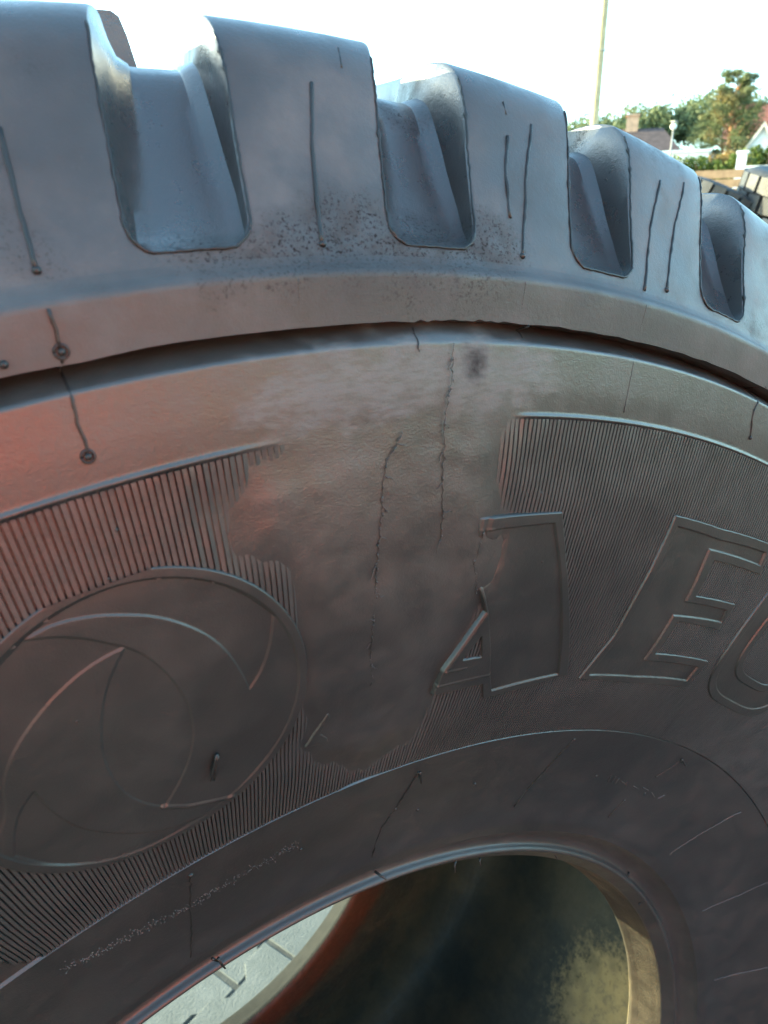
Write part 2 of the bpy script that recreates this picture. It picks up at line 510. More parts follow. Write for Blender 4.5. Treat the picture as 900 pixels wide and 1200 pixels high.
def on_side(th, r, h=0.0):
    th, r, h = np.broadcast_arrays(np.asarray(th, float), np.asarray(r, float), np.asarray(h, float))
    nr, na = base_n(r)
    return P3(th, r + nr * h, base_a(r) + na * h)


K_M = math.pi / 180 * 0.5              # metres per degree at radius 0.5, for planar distances


def plan(pts):
    return [(a * K_M * 1.0, b) for a, b in pts]


def wear_at(th, r, lo=-.006, hi=.012):
    X, Y = th * K_M, r
    jit = (vnoise(X * 120, Y * 80, 1) - .5) * .006 + (vnoise(X * 500, Y * 60, 2) - .5) * .004
    return smooth(lo, hi, sdf(plan(WEAR), X, Y) + jit)


def smudge_at(th, r):
    X, Y = th * K_M, r
    jit = (vnoise(X * 200, Y * 200, 3) - .5) * .012 + (vnoise(X * 700, Y * 700, 4) - .5) * .005
    return smooth(-.003, .006, sdf(plan(SMUDGE), X, Y) + jit)


def stain_at(th, r):
    X, Y = th * K_M, r
    c = (85.05 * K_M, .5585)
    d = np.hypot((X - c[0]) * 1.3, (Y - c[1]) * .9) + (vnoise(X * 300, Y * 300, 5) - .5) * .003 + (vnoise(X * 1400, Y * 1400, 7) - .5) * .004
    return smooth(.0085, .0, d) * .85


tyre = empty('tyre')
tyre.matrix_world = TYRE_M
tag(tyre, 'huge black tyre with raised letters and a worn cracked patch on its sidewall', 'tyre')

# angles of the surface columns: fine where the sidewall is seen close
th_f = np.arange(20, 125.01, 0.25)
th_c = np.arange(125 + 2.5, 360 + 20 - .5, 2.5)
TH = np.concatenate([th_f, th_c])

# --- sidewall
r1 = np.concatenate([np.linspace(.3175, .3916, 32), [.3922, .3928], np.linspace(.394, .5385, 100), np.linspace(.5388, .5440, 19), np.linspace(.546, .558, 10), np.linspace(.559, .5704, 22)])
rows_r, rows_a, rows_t = [], [], []
TT, RG = np.meshgrid(TH, r1)
w = wear_at(TT, RG)
sm = smudge_at(TT, RG)
h = .0011 * smooth(.3928, .3922, RG) * smooth(.3175, .325, RG)
h = h + w * (.0008 - .0008 * smooth(.525, .545, RG) + .0003 * (vnoise(TT * 1.7, RG * 240, 6) - .5)) * smooth(.3922, .396, RG)
ridge = np.exp(-((RG - .5409) / .0008) ** 2) * .0006
h = h + ridge * (1 - smooth(.0, .45, wear_at(TT, RG, -.014, .006))) + .0003 * smooth(.541, .552, RG)
# smooth lumps of the repair
h = h + w * .0007 * (vnoise(TT * .55, RG * 75, 8) - .5) * smooth(.3922, .40, RG)
h = h + sm * .00012 * (vnoise(TT * 2.1, RG * 260, 9) - .5)
dip = np.clip(1 - .62 * np.exp(-((TT - 86.4) / 3.6) ** 2), 0, 1)
rec = np.clip((RG - .5642) / .0062, 0, 1) ** 1.3
P = on_side(TT, RG, h)
P[..., 1] += .0110 * rec * dip          # the groove under the shoulder band
rag = (vnoise(TH * 6.0, TH * 0 + 3, 11) - .5) * .0013 * np.exp(-((TH - 85.8) / 3.0) ** 2) + (vnoise(TH * 1.3, TH * 0 + 9, 12) - .5) * .0006
extra = []
extra.append(P3(TH, .5707 + 0 * TH, .0608 - .0112 * dip[0]))
extra.append(P3(TH, .5709 + 0 * TH, .0608 - .0060 * dip[0]))
for rr, aa in ((.5710, .0610), (.5726, .0611), (.5780, .0615), (.5832, .0619), (.5843, .0619), (.5851, .0616), (.5858, .0608), (.5868, .0592), (.5878, .0579), (.5893, .0570)):
    extra.append(P3(TH, rr + rag * (1 if rr < .5730 else 0), aa))
Pside = np.concatenate([P, np.stack(extra)])
z0 = np.zeros((len(extra), len(TH)))
att = {'wear': np.concatenate([w, z0]), 'smudge': np.concatenate([sm, z0]), 'stain': np.concatenate([stain_at(TT, RG), z0])}
ns = len(P) + 2
me = grid_mesh('sidewall', Pside[:ns], sharp=50, attrs={k: v[:ns] for k, v in att.items()}, close=True)
link('sidewall', me, tyre, M_SIDE)
me = grid_mesh('shoulder_band', Pside[ns - 1:], sharp=60, close=True)
link('shoulder_band', me, tyre, M_BAND)


def revolve(name, prof, mat, angles=TH, sharp=45, flip=False, parent=tyre, kid=None):
    prof = np.asarray(prof, float)
    Pp = np.stack([P3(angles, np.full(len(angles), r), a) for r, a in prof])
    return link(name, grid_mesh(name, Pp, sharp=sharp, close=True, flip=flip), parent, mat)


def dense(prof, n):
    """Catmull-Rom resampling of a profile"""
    p = np.asarray(prof, float)
    out = []
    for i in range(len(p) - 1):
        p0, p1, p2, p3 = p[max(i - 1, 0)], p[i], p[i + 1], p[min(i + 2, len(p) - 1)]
        for t in np.arange(n) / n:
            out.append(.5 * ((2 * p1) + (-p0 + p2) * t + (2 * p0 - 5 * p1 + 4 * p2 - p3) * t * t + (-p0 + 3 * p1 - 3 * p2 + p3) * t ** 3))
    out.append(p[-1])
    return np.array(out)


TH2 = np.concatenate([np.arange(-40, 125.01, 0.75), np.arange(127.5, 318, 2.5)])
bead_prof = dense([(.286, -.040), (.2855, -.0365), (.2875, -.031), (.290, -.022), (.2925, -.0150), (.2942, -.0130), (.2975, -.0096), (.3000, -.0072), (.3018, -.0076), (.3040, -.0100), (.3080, -.0098), (.3125, -.0062), (.3158, -.0026), (.3170, -.0008), (.3175, .0)], 4)
revolve('bead', bead_prof[16:], M_BEAD, TH2)
toe = bead_prof[:17].copy()
toe[5:15:2, 0] += .0004
revolve('bead_toe', toe, M_TOE, TH2)
liner_prof = dense([(.286, -.040), (.292, -.043), (.312, -.036), (.34, -.024), (.38, -.003), (.42, .012), (.47, .026), (.52, .031), (.552, .022), (.573, .0), (.582, -.05), (.586, -.12), (.588, -.233)], 3)
mirror = lambda p: np.array([(r, 2 * MIDA - a) for r, a in p])[::-1]
liner_all = np.concatenate([liner_prof, mirror(liner_prof)[1:]])
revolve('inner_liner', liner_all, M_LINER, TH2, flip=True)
revolve('tread_base', [(.5893, .0570), (.5885, .03), (.5883, MIDA), (.5885, 2 * MIDA - .03), (.5893, 2 * MIDA - .057)], M_BAND, TH2)
rear = mirror([(r, float(base_a(r))) for r in np.linspace(.3175, .5655, 26)] + [(.5697, .053), (.5718, .0608), (.5843, .0619), (.5868, .0592), (.5893, .0570)])
revolve('rear_sidewall', rear, M_SIDE, np.arange(0, 360, 2.5))
revolve('rear_bead', mirror(bead_prof), M_REAR, TH2)

# --- tread lugs
PITCH = 7.2
PL = np.array([(.5893, .0570), (.5908, .0563), (.5925, .0557), (.5945, .0549), (.597, .0540), (.600, .0528), (.606, .0505), (.613, .0478), (.620, .0452), (.627, .0426), (.6335, .0398), (.6392, .0367), (.6438, .0334), (.6473, .0294), (.6499, .0247), (.6516, .0196), (.6527, .0142), (.6535, .008), (.6542, .003), (.6555, -.010), (.6595, -.03), (.668, -.07), (.678, -.13), (.684, -.19), (.686, MIDA)])
PG = np.array([(.5893, .0570), (.5908, .0563), (.5925, .0557), (.5938, .0528), (.5952, .0500), (.5970, .0472), (.6010, .0430), (.6055, .0392), (.6105, .0352), (.6170, .0305), (.6235, .0260), (.6290, .0215), (.6340, .0175), (.6380, .0130), (.6400, .0085), (.6416, .0040), (.6424, -.001), (.6428, -.006), (.6429, -.012), (.6426, -.022), (.6420, -.04), (.641, -.078), (.643, -.135), (.644, -.193), (.6445, MIDA)])


def upsample(p, n=2):
    p = p.copy()
    p[:, 0] += LIFT * smooth(.617, .645, p[:, 0])
    return dense(p, n)


LIFT = .0042
PLd, PGd = [np.vstack([upsample(q), [(.600, MIDA)]]) for q in (PL, PG)]


def edge_offsets(a, r):
    """angles (from the lug's centre) of its left and right wall, at depth a"""
    L = np.interp(a, [-.233, -.05, .010, .039, .057], [-3.8, .10, 1.42, 1.68, 2.12])
    Rr = np.interp(a, [-.233, -.05, .010, .039, .057], [-8.8, -5.0, -3.60, -2.60, -2.05])
    return L, Rr


def lug_points(mirrored=False, seed=0):
    rows = []
    for (rl, al), (rg, ag) in zip(PLd, PGd):
        Lt, Rt = edge_offsets(al, rl)
        Lb, Rb = edge_offsets(ag, rg)
        # rounded lower corners of the groove mouth
        q = np.clip((rl - .5920) / .0085, 0, 1)
        rnd = .85 * (1 - math.sqrt(max(0.0, 1 - (1 - q) ** 2)))
        Lt, Rt = Lt + rnd, Rt - rnd
        Lb, Rb = Lb + rnd, Rb - rnd
        dr = .12
        Lt, Rt = Lt - dr * .3, Rt + dr * .3
        Lb, Rb = Lb + dr * (1 if q >= 1 else q), Rb - dr * (1 if q >= 1 else q)
        GL = ((Rb + PITCH) + Lb) / 2
        GR = GL - PITCH
        pl, pg = np.array([rl, al]), np.array([rg, ag])
        f = lambda k: pl * (1 - k) + pg * k
        cols = [(GL, f(1)), (GL * .55 + Lb * .45, f(1)), (GL * .35 + Lb * .65, f(.99)), (Lb + .30, f(.945)), (Lb, f(.82)),
                (Lb * .5 + Lt * .5, f(.45)), (Lt + .03, f(.07)), (Lt - .02, f(.015)), (Lt - .12, f(0)),
                (Lt * .75 + Rt * .25, f(0)), (Lt * .5 + Rt * .5, f(0)), (Lt * .25 + Rt * .75, f(0)),
                (Rt + .12, f(0)), (Rt + .02, f(.015)), (Rt - .03, f(.07)), (Rb * .5 + Rt * .5, f(.45)),
                (Rb, f(.82)), (Rb - .30, f(.945)), (GR * .35 + Rb * .65, f(.99)), (GR * .55 + Rb * .45, f(1)), (GR, f(1))]
        rows.append([P3(t, p[0], p[1] if not mirrored else 2 * MIDA - p[1]) for t, p in cols])
    return np.array(rows)


LP = lug_points()
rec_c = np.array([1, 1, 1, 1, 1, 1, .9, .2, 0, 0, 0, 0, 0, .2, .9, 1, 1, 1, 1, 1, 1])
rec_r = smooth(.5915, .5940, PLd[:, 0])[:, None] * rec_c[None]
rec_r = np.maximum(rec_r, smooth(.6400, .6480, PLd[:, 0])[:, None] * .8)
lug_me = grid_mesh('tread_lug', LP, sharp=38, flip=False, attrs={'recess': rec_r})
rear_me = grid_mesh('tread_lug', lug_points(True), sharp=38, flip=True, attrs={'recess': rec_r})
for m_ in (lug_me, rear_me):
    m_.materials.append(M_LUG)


def lug_face(th, r):
    """point on a lug's side face, a hair proud of it"""
    r = np.asarray(r, float)
    return P3(th, r, np.interp(r, PLd[:40, 0], PLd[:40, 1]))


def rot_y(P, deg):
    c, s = math.cos(R(deg)), math.sin(R(deg))
    P = np.asarray(P)
    return np.stack([P[..., 0] * c - P[..., 2] * s, P[..., 1], P[..., 0] * s + P[..., 2] * c], -1)


def resample(p, step):
    p = np.asarray(p, float)
    d = np.r_[0, np.cumsum(np.linalg.norm(np.diff(p, axis=0), axis=1))]
    n = max(3, int(d[-1] / step) + 1)
    s = np.linspace(0, d[-1], n)
    return np.stack([np.interp(s, d, p[:, i]) for i in range(p.shape[1])], 1)


def mouth_flash(seed, col):
    """the ragged moulding lip along one groove edge of a lug"""
    g = np.random.default_rng(seed)
    b = Bag()
    p = resample(LP[4:25, col], .0016)
    p[:, 1] -= .0002
    n = len(p)
    p += g.normal(0, .00011, p.shape)
    rad = .00026 + .00022 * vnoise(np.linspace(0, 14, n), np.zeros(n) + seed, seed) + .0005 * (g.random(n) > .965)
    b.tube(p, rad, 5)
    return b


def bottom_flash(seed):
    g = np.random.default_rng(seed + 50)
    b = Bag()
    # under the groove on the right of the lug, and round its corners
    ps = [LP[i, 13] for i in range(8, 3, -1)]
    ps += [LP[4, 16] * (1 - t) + LP[4, 20] * t for t in np.linspace(.2, 1, 6)]
    q = rot_y(np.array([LP[i, 7] for i in range(8, 3, -1)]), -PITCH)
    q2 = [rot_y(LP[4, 4], -PITCH) * (1 - t) + rot_y(LP[4, 0], -PITCH) * t for t in np.linspace(.2, .98, 6)]
    ps += q2[::-1] + list(q[::-1])
    p = resample(np.array(ps), .0016)
    p[:, 1] -= .0002
    p += g.normal(0, .0001, p.shape)
    b.tube(p, .00030 + .00022 * vnoise(np.linspace(0, 9, len(p)), np.zeros(len(p)), seed), 5)
    return b


# short blocks along the middle of the tread, seen through the gaps
bb = Bag()
q = []
for r_, ta, tb in ((.640, 1.20, 3.6), (.668, 1.70, 3.4), (.6735, 1.85, 3.3), (.6750, 2.05, 3.1)):
    for t_, a_ in ((ta, -.045), (tb, -.045), (tb, -.115), (ta, -.115)):
        q.append(P3(t_, r_, a_))
bb.add(q, [(4 * l + i, 4 * l + (i + 1) % 4, 4 * l + 4 + (i + 1) % 4, 4 * l + 4 + i) for l in range(3) for i in range(4)] + [(12, 13, 14, 15)])
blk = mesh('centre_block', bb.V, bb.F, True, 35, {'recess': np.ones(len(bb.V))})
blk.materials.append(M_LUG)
for k in range(50):
    o = link('centre_block', blk, tyre)
    o.rotation_euler = (0, -R(90.0 + PITCH * k), 0)
for k in range(50):
    kk = k if k < 25 else k - 50
    deg = 90.0 + PITCH * kk
    lug = link('tread_lug', lug_me, tyre)
    lug.rotation_euler = (0, -R(deg), 0)
    rl = link('tread_lug', rear_me, tyre)
    rl.rotation_euler = (0, -R(deg + 3.6), 0)
    if kk in LUG_LINES or kk in (2, -3):
        for fl in (mouth_flash(100 + kk, 7), mouth_flash(140 + kk, 13), bottom_flash(100 + kk)):
            fl.build('mould_flash', M_FLASH, lug, shade=True)
        for j, ln in enumerate(LUG_LINES.get(kk, [])):
            b = Bag()
            p = np.array(ln)
            p = resample(np.stack([(p[:, 0] - deg) * .0106, p[:, 1]], 1), .0025)
            n = len(p)
            big = 1.0 if len(ln) > 2 else .55
            pts = lug_face(p[:, 0] / .0106, np.clip(p[:, 1], .5895, .6500))
            b.tube(pts + np.random.default_rng(k + j).normal(0, .00013, pts.shape), big * (.00052 + .0002 * vnoise(np.linspace(0, n / 3, n), np.zeros(n), k + j)), 6)
            if big == 1.0 and j < 2 and not (kk == -2 and j == 0):
                b.blob(pts[-1], .0011, 1.0)
            b.build('vent_line', M_FLASH, lug, shade=True)

# --- fine ribs round the lettering
letter_polys = {}


def in_disc(th, r, cx=-.0669, cz=.4618, rad=.0518):
    t = np.radians(th)
    return np.hypot(r * np.cos(t) - cx, r * np.sin(t) - cz) < rad * .985


rib_th = np.arange(28.0, 107.3, 0.2)
rib_r = np.concatenate([np.linspace(.3931, .5385, 46), [.5400]])
offs = np.array([-.086, -.068, .064, .082])
T3 = (rib_th[:, None] + offs[None]).ravel()
RT, TT3 = np.meshgrid(rib_r, T3, indexing='ij')
wv = wear_at(TT3, RT, -.018, .004)
low = np.interp(TT3, [105.5, 105.9, 106.45, 106.8, 107.2], [.3925, .3945, .3985, .4060, .415])
top = np.tile(np.array([0, 1, 1, 0.]), len(rib_th))[None]
hh = (.00125 * (1 - wv) - .0004 * wv) * top - .0003 * (1 - top)

hh = hh + top * (1 - wv) * (vnoise(TT3 * 3, RT * 500, 21) - .5) * .00025
hh = np.where(RT < low, -.0012, hh)
hid = in_disc(TT3, RT)
for nm, poly in (('A', LETTER_A), ('E', LETTER_E)):
    s_ = sdf(plan(poly), TT3 * K_M, RT)
    if nm == 'A':
        s_ = np.minimum(s_, -sdf(plan(A_HOLE), TT3 * K_M, RT))
    hid |= s_ > .0005


def o_outline(n=64, grow=0.0):
    """third letter: a rounded, slanted ring"""
    c, r0 = 55.3, .4665
    out = []
    for i in range(n):
        a = 2 * math.pi * i / n
        ca, sa = math.cos(a), math.sin(a)
        ex = 2 / 3.2
        x = math.copysign(abs(ca) ** ex, ca) * (5.6 + grow / K_M)
        y = math.copysign(abs(sa) ** ex, sa) * (.0425 + grow)
        out.append((c + x + (y / .0425) * .0, r0 + y))
    return out


O_OUT, O_IN = o_outline(), o_outline(grow=-.0205)
s_ = np.minimum(sdf(plan(O_OUT), TT3 * K_M, RT), -sdf(plan(O_IN), TT3 * K_M, RT))
hid |= s_ > .0005
PR = on_side(TT3, RT, hh)
nR, nC = RT.shape
qhid = hid[:-1, :-1] & hid[1:, :-1] & hid[:-1, 1:] & hid[1:, 1:]
qw = (wv[:-1, :-1] > .97) & (wv[1:, 1:] > .97)
ql = (RT < low)[:-1, :-1] & (RT < low)[1:, 1:]
gap = np.tile(np.array([True, True, True, False]), len(rib_th))[:-1][None]
keep = ~(qhid | qw | ql) & gap
me = grid_mesh('ribbing', PR, keep=keep, sharp=35)
rb = link('ribbing', me, tyre, M_RIB)
rb['kind'] = 'stuff'


# --- raised letters and emblem as relief plates
def relief(name, th0, th1, rr0, rr1, fn, mat, step=.0003):
    nt, nr = int((th1 - th0) * K_M / step), int((rr1 - rr0) / step)
    RT, TT = np.meshgrid(np.linspace(rr0, rr1, nr), np.linspace(th0, th1, nt), indexing='ij')
    hgt = fn(TT, RT)
    Pp = on_side(TT, RT, np.maximum(hgt, -.0006))
    kv = hgt > -.00055
    keep = kv[:-1, :-1] | kv[1:, :-1] | kv[:-1, 1:] | kv[1:, 1:]
    w_ = wear_at(TT, RT) * .8
    z = np.zeros_like(w_)
    return link(name, grid_mesh(name, Pp, keep=keep, attrs={'wear': w_, 'smudge': z, 'stain': z}), tyre, mat)


def plate(TT, RT, outer, holes, panels, strokes, wear=True, depth=.0009, H=.0021):
    X, Y = TT * K_M, RT
    s = sdf(plan(outer), X, Y)
    for hpoly in holes:
        s = np.minimum(s, -sdf(plan(hpoly), X, Y))
    hgt = -.0006 + (H + .0006) * smooth(-.00035, .0002, s)
    for p in panels:
        hgt = hgt - depth * smooth(-.0002, .00025, sdf(plan(p), X, Y))
    for st in strokes:
        d = dist_line(plan(st), X, Y)
        hgt = hgt + .0003 * smooth(.0009, .0002, d)
    if wear:
        wv = wear_at(TT, RT, -.001, .010)
        hgt = np.where(s > -.0008, hgt * (1 - wv) + wv * (.0003 + .0006 * vnoise(X * 300, Y * 300, 31) - .0012 * smooth(.6, 1, wv)), hgt)
    return hgt


A_OUT = LETTER_A
relief('raised_letter', 74.2, 92.4, .422, .5085, lambda T, r: np.maximum(plate(T, r, LETTER_A, [A_HOLE], [A_PANEL], A_STROKES), plate(T, r, A_FOOT, [], [], [], False, H=.0010)), M_LETTER)
relief('raised_letter', 61.4, 74.4, .4245, .5105, lambda T, r: plate(T, r, LETTER_E, [], [E_PANEL], [], False), M_LETTER)
O_P1, O_P2 = o_outline(grow=-.0045), o_outline(grow=-.016)


def o_plate(T, r):
    hgt = plate(T, r, O_OUT, [O_IN], [], [], False)
    X, Y = T * K_M, r
    s = np.minimum(sdf(plan(O_P1), X, Y), -sdf(plan(O_P2), X, Y))
    return hgt - .0007 * smooth(-.0002, .00025, s)


relief('raised_letter', 49.2, 61.4, .4225, .5105, o_plate, M_LETTER)

EM_C, EM_R = (-.0669, .4618), .0518
E_TOP = [(-.509, .77), (-.48, .788), (-.351, .863), (-.174, .919), (0, .941), (.212, .915), (.439, .829), (.617, .694), (.776, .518), (.748, .317), (.687, .138), (.615, .043), (.574, .169), (.51, .323), (.414, .475), (.284, .6), (.12, .71), (-.039, .769), (-.191, .807), (-.359, .815), (-.466, .784)]
E_LEFT = [(-.509, .77), (-.369, .747), (-.242, .695), (-.147, .637), (-.052, .579), (-.157, .558), (-.284, .506), (-.418, .417), (-.533, .308), (-.615, .211), (-.682, .106), (-.726, -.024), (-.735, -.2), (-.80, -.36), (-.88, -.31), (-.933, -.06), (-.91, .21), (-.82, .44), (-.70, .61)]
E_EYE = [(-.052, .579), (.04, .499), (.139, .349), (.226, .154), (.269, -.055), (.248, -.264), (.195, -.425), (.127, -.56), (.065, -.654), (-.049, -.559), (-.143, -.424), (-.208, -.255), (-.24, -.077), (-.231, .127), (-.197, .307), (-.131, .46)]
E_BOT = [(-.595, -.129), (-.562, -.249), (-.493, -.403), (-.397, -.556), (-.23, -.71), (-.024, -.837), (.158, -.885), (.328, -.89), (.473, -.862), (.33, -.895), (.16, -.935), (-.05, -.955), (-.25, -.925), (-.45, -.835), (-.62, -.70), (-.75, -.53), (-.72, -.33), (-.66, -.2)]
E_LINE = [(.055, -.647), (.212, -.739), (.397, -.797), (.508, -.823)]


def rounded(poly, closed=True, times=2, keep=38):
    """corner cutting that leaves sharp corners alone"""
    p = [np.array(q, float) for q in poly]
    for _ in range(times):
        n, out = len(p), []
        for i in range(n):
            if not closed and i in (0, n - 1):
                out.append(p[i])
                continue
            a, b, c = p[i - 1], p[i], p[(i + 1) % n]
            u, v = b - a, c - b
            turn = abs(math.degrees(math.atan2(u[0] * v[1] - u[1] * v[0], u @ v)))
            out += [b] if turn > keep else [b * .75 + a * .25, b * .75 + c * .25]
        p = out
    return p


E_TOP, E_LEFT, E_EYE, E_BOT = [rounded(q) for q in (E_TOP, E_LEFT, E_EYE, E_BOT)]


def emblem_h(T, r):
    t = np.radians(T)
    U, V = (r * np.cos(t) - EM_C[0]) / EM_R, (r * np.sin(t) - EM_C[1]) / EM_R
    q = np.hypot(U, V)
    e = .0048
    hgt = -.0006 + .0022 * smooth(1.012, .992, q)
    inn = smooth(.942, .930, q) * (1 - .75 * smooth(-.5, -.9, V) * smooth(.8, .2, np.abs(U)))
    hgt = hgt - .00045 * inn
    hgt = hgt - .00050 * smooth(-e, e, sdf(E_TOP, U, V))
    hgt = hgt - .0004 * smooth(-e, e, sdf(E_LEFT, U, V))
    eye = sdf(E_EYE, U, V)
    hgt = hgt - .00035 * smooth(-e, e, eye)
    hgt = hgt - .0004 * smooth(-e, e, sdf(E_BOT, U, V)) * (1 - .7 * smooth(0, .45, U))
    hgt = hgt + .0004 * smooth(.022, .006, dist_line(E_LINE, U, V))
    # what the print of the mould left
    hgt = hgt + .00012 * (vnoise(U * 4, V * 4, 41) - .5)
    return hgt


relief('emblem', 91.5, 106.0, .4075, .5165, emblem_h, M_LETTER, step=.0003)

# --- vents, sticks, cracks and small moulding marks
def side_path(pts, step=.002, h=.0):
    p = np.array([(a * K_M, b) for a, b in pts])
    p = resample(p, step)
    return p[:, 0] / K_M, p[:, 1]


def side_pts(th, r, h):
    """like on_side, but follows the groove under the shoulder band and the repair"""
    Pq = on_side(th, r, h)
    dp = np.clip(1 - .62 * np.exp(-((th - 86.4) / 3.6) ** 2), 0, 1)
    Pq[..., 1] += .0110 * np.clip((r - .5642) / .0062, 0, 1) ** 1.3 * dp * (r < .5705)
    return Pq


for i, v in enumerate(VENTS):
    b = Bag()
    th, rr = side_path(v)
    up = .0013 if rr.mean() < .3925 else .0005
    p = side_pts(th, rr, up - .0001)
    p += np.random.default_rng(i).normal(0, .00014, p.shape)
    b.tube(p, (.00036 if i > 1 else .00042), 6)
    b.build('vent_line', M_FLASH if i not in (8, 9, 10) else M_BAND, tyre, shade=True)
for a, r0_, r1_ in ((77.4, .5445, .5690), (77.4, .572, .584), (83.3, .572, .584), (91.2, .573, .5835)):
    b = Bag()
    q = np.linspace(r0_, r1_, 14)
    b.tube(side_pts(a + 0 * q, q, .0003 if r0_ < .57 else .0001), .00016, 5)
    b.build('mould_seam', M_BAND, tyre, shade=True)
for i, (a, r_) in enumerate(KNOBS):
    b = Bag()
    s = .0013 if i < 2 else (.0011 if i > 3 else .0014)
    up = .0012 if r_ < .3925 else .0006
    c = side_pts(np.array(a), np.array(r_), up)
    b.blob(c, s * .75)
    if i < 2:
        n = 14
        ring = [side_pts(np.array(a + 2.4 * s * math.cos(t) * .55 / K_M * .8), np.array(r_ + 1.25 * s * math.sin(t)), up - .0002) for t in np.linspace(0, 2 * math.pi, n)]
        b.tube(np.array(ring), .0004, 5)
    b.build('vent_nub', M_FLASH, tyre, shade=True)
for i, st in enumerate(STICKS):
    b = Bag()
    (a0, q0), (a1, q1) = st
    p0, p1 = on_side(a0, q0, .0022), on_side(a1, q1, .0030)
    b.tube(np.linspace(p0, p1, 5), [.0006, .0006, .0005, .0005, .0003], 6)
    b.build('vent_hair', M_FLASH, tyre, shade=True)
hairs = [(72.5, .2962, .006), (69.0, .2955, .004), (98.5, .3165, .005), (98.1, .3150, .007), (84.0, .3168, .006), (57.0, .2990, .005), (40.0, .3050, .0035), (33.0, .2965, .003)]
for i, (a, r_, ln) in enumerate(hairs):
    b = Bag()
    p0 = P3(a, r_ + .001, .0015 if r_ > .31 else -.010)
    g = np.random.default_rng(i + 9)
    t = R(a)
    dirn = np.array([-math.cos(t), -.5, -math.sin(t)]) + g.normal(0, .5, 3)
    dirn /= np.linalg.norm(dirn)
    b.tube(np.array([p0, p0 + dirn * ln * .5, p0 + dirn * ln + np.array([.0008, 0, -.0008])]), [.0007, .0006, .0004], 6)
    b.build('vent_hair', M_FLASH, tyre, shade=True)
for i, ck in enumerate(CRACKS):
    b = Bag()
    th, rr = side_path(ck, .0011)
    g = np.random.default_rng(60 + i)
    n = len(th)
    th = th + np.cumsum(g.normal(0, .012, n)) + g.normal(0, .03, n)
    up = .0006 if rr.mean() > .545 else .0010
    pth = side_pts(th, rr, up)
    b.tube(pth, .00010 + .00011 * vnoise(np.arange(n) * .6, np.zeros(n) + i, 70 + i), 5)
    for j in range(n - 1):
        if g.random() < .45:
            c = pth[j] + g.normal(0, .00025, 3)
            e = pth[j + 1] + g.normal(0, .00025, 3)
            s = g.uniform(.00015, .00036)
            b.tube(np.array([c, (c + e) / 2 - (0, .0002, 0), e]), [s * .5, s, s * .4], 5)
    if i < 2:
        for j in range(4, n, 9):
            k = g.choice([-1, 1])
            q = pth[j][None] + np.cumsum(np.vstack([np.zeros(3), np.stack([k * np.abs(g.normal(.0006, .0003, 4)), np.zeros(4), g.normal(-.0005, .0005, 4)], 1)]), 0)
            b.tube(q, [.00022, .0002, .00018, .00014, .0001], 4)
    o = b.build('crack', M_FLASH if i in (2, 4) else M_SIDE, tyre, shade=True)
b = Bag()
for mk in MARKS:
    th, rr = side_path(mk, .0008)
    b.tube(side_pts(th, rr, .0012), .00035, 5)
o = b.build('moulded_marking', M_BAND, tyre, shade=True)
b = Bag()
g = np.random.default_rng(77)
th, rr = side_path(SPECKLINE, .0004)
for j in range(len(th)):
    for _ in range(2):
        if g.random() < .6:
            c = on_side(th[j] + g.normal(0, .05), rr[j] + g.normal(0, .0016), .0011)
            b.blob(c, g.uniform(.00015, .00042), 1, 5, 3)
o = b.build('rubber_crumb', M_BAND, tyre, shade=True)
o['kind'] = 'stuff'

# ------------------------------------------------------------------ terrain and paving
def terrain(x, y):
    t = np.asarray(x) * .8 + np.asarray(y) * .6
    return 2.9 * smooth(7, 31, t) + 2.4 * smooth(28, 60, t) + 14 * smooth(70, 170, t) - .022


gx = np.concatenate([np.linspace(-600, -40, 15), np.linspace(-36, 80, 80), np.linspace(90, 1200, 30)])
GX, GY = np.meshgrid(gx, gx, indexing='ij')
GZ = terrain(GX, GY) + (vnoise(GX * .7 + 50, GY * .7 + 50, 51) - .5) * .12 * smooth(7, 12, GX * .8 + GY * .6)
t = NT('packed_ground')
gcol = t.mix(t.ramp(t.noise(.5, 6, .6), .4, .6), (.042, .042, .042), (.065, .064, .06))
gm = t.done(gcol, .9, t.bump(t.noise(9, 6, .7), .6, .05))
gr = link('ground', grid_mesh('ground', np.stack([GX, GY, GZ], -1), flip=False), None, gm)
gr['kind'] = 'structure'

tp = NT('concrete_paver')
oi = tp.new('ShaderNodeObjectInfo')
pc = tp.mix(tp.ramp(tp.noise(14, 6, .65), .3, .7), (.075, .088, .087), (.115, .128, .126))
pc = tp.mix(tp.math('MULTIPLY', oi.outputs['Random'], .35), pc, (.085, .098, .097))
M_PAVER = tp.done(pc, .85, tp.bump(tp.noise(180, 5, .7), .6, .003))
M_SAND = plain('joint_sand', (.05, .055, .052), .95, .2, 30, .002, 200)
b = Bag()
b.box((0, 0, -.005), (5.6, 5.6, .014))
paving = b.build('yard_paving', M_SAND)
paving['kind'] = 'structure'
paving.location = (.3, 1.2, -.022)


def paver_mesh(cl=.102, w=.158, th=.05):
    """an I-shaped interlocking concrete block with chamfered top edges"""
    L, n, c = cl, w / 2, .026
    out = [(-L + .0, -n), (-L * .45, -n), (-L * .22, -n + c), (L * .22, -n + c), (L * .45, -n), (L, -n), (L, n), (L * .45, n), (L * .22, n - c), (-L * .22, n - c), (-L * .45, n), (-L, n)]
    out = np.array(out)
    inn = out * np.array([.955, .945])
    V = [(x, y, 0) for x, y in out] + [(x, y, th - .006) for x, y in out] + [(x, y, th) for x, y in inn]
    k = len(out)
    F = []
    for lv in (0, 1):
        for i in range(k):
            j = (i + 1) % k
            F.append((lv * k + i, lv * k + j, (lv + 1) * k + j, (lv + 1) * k + i))
    F.append(tuple(2 * k + i for i in range(k)))
    return mesh('paver', V, F, False)


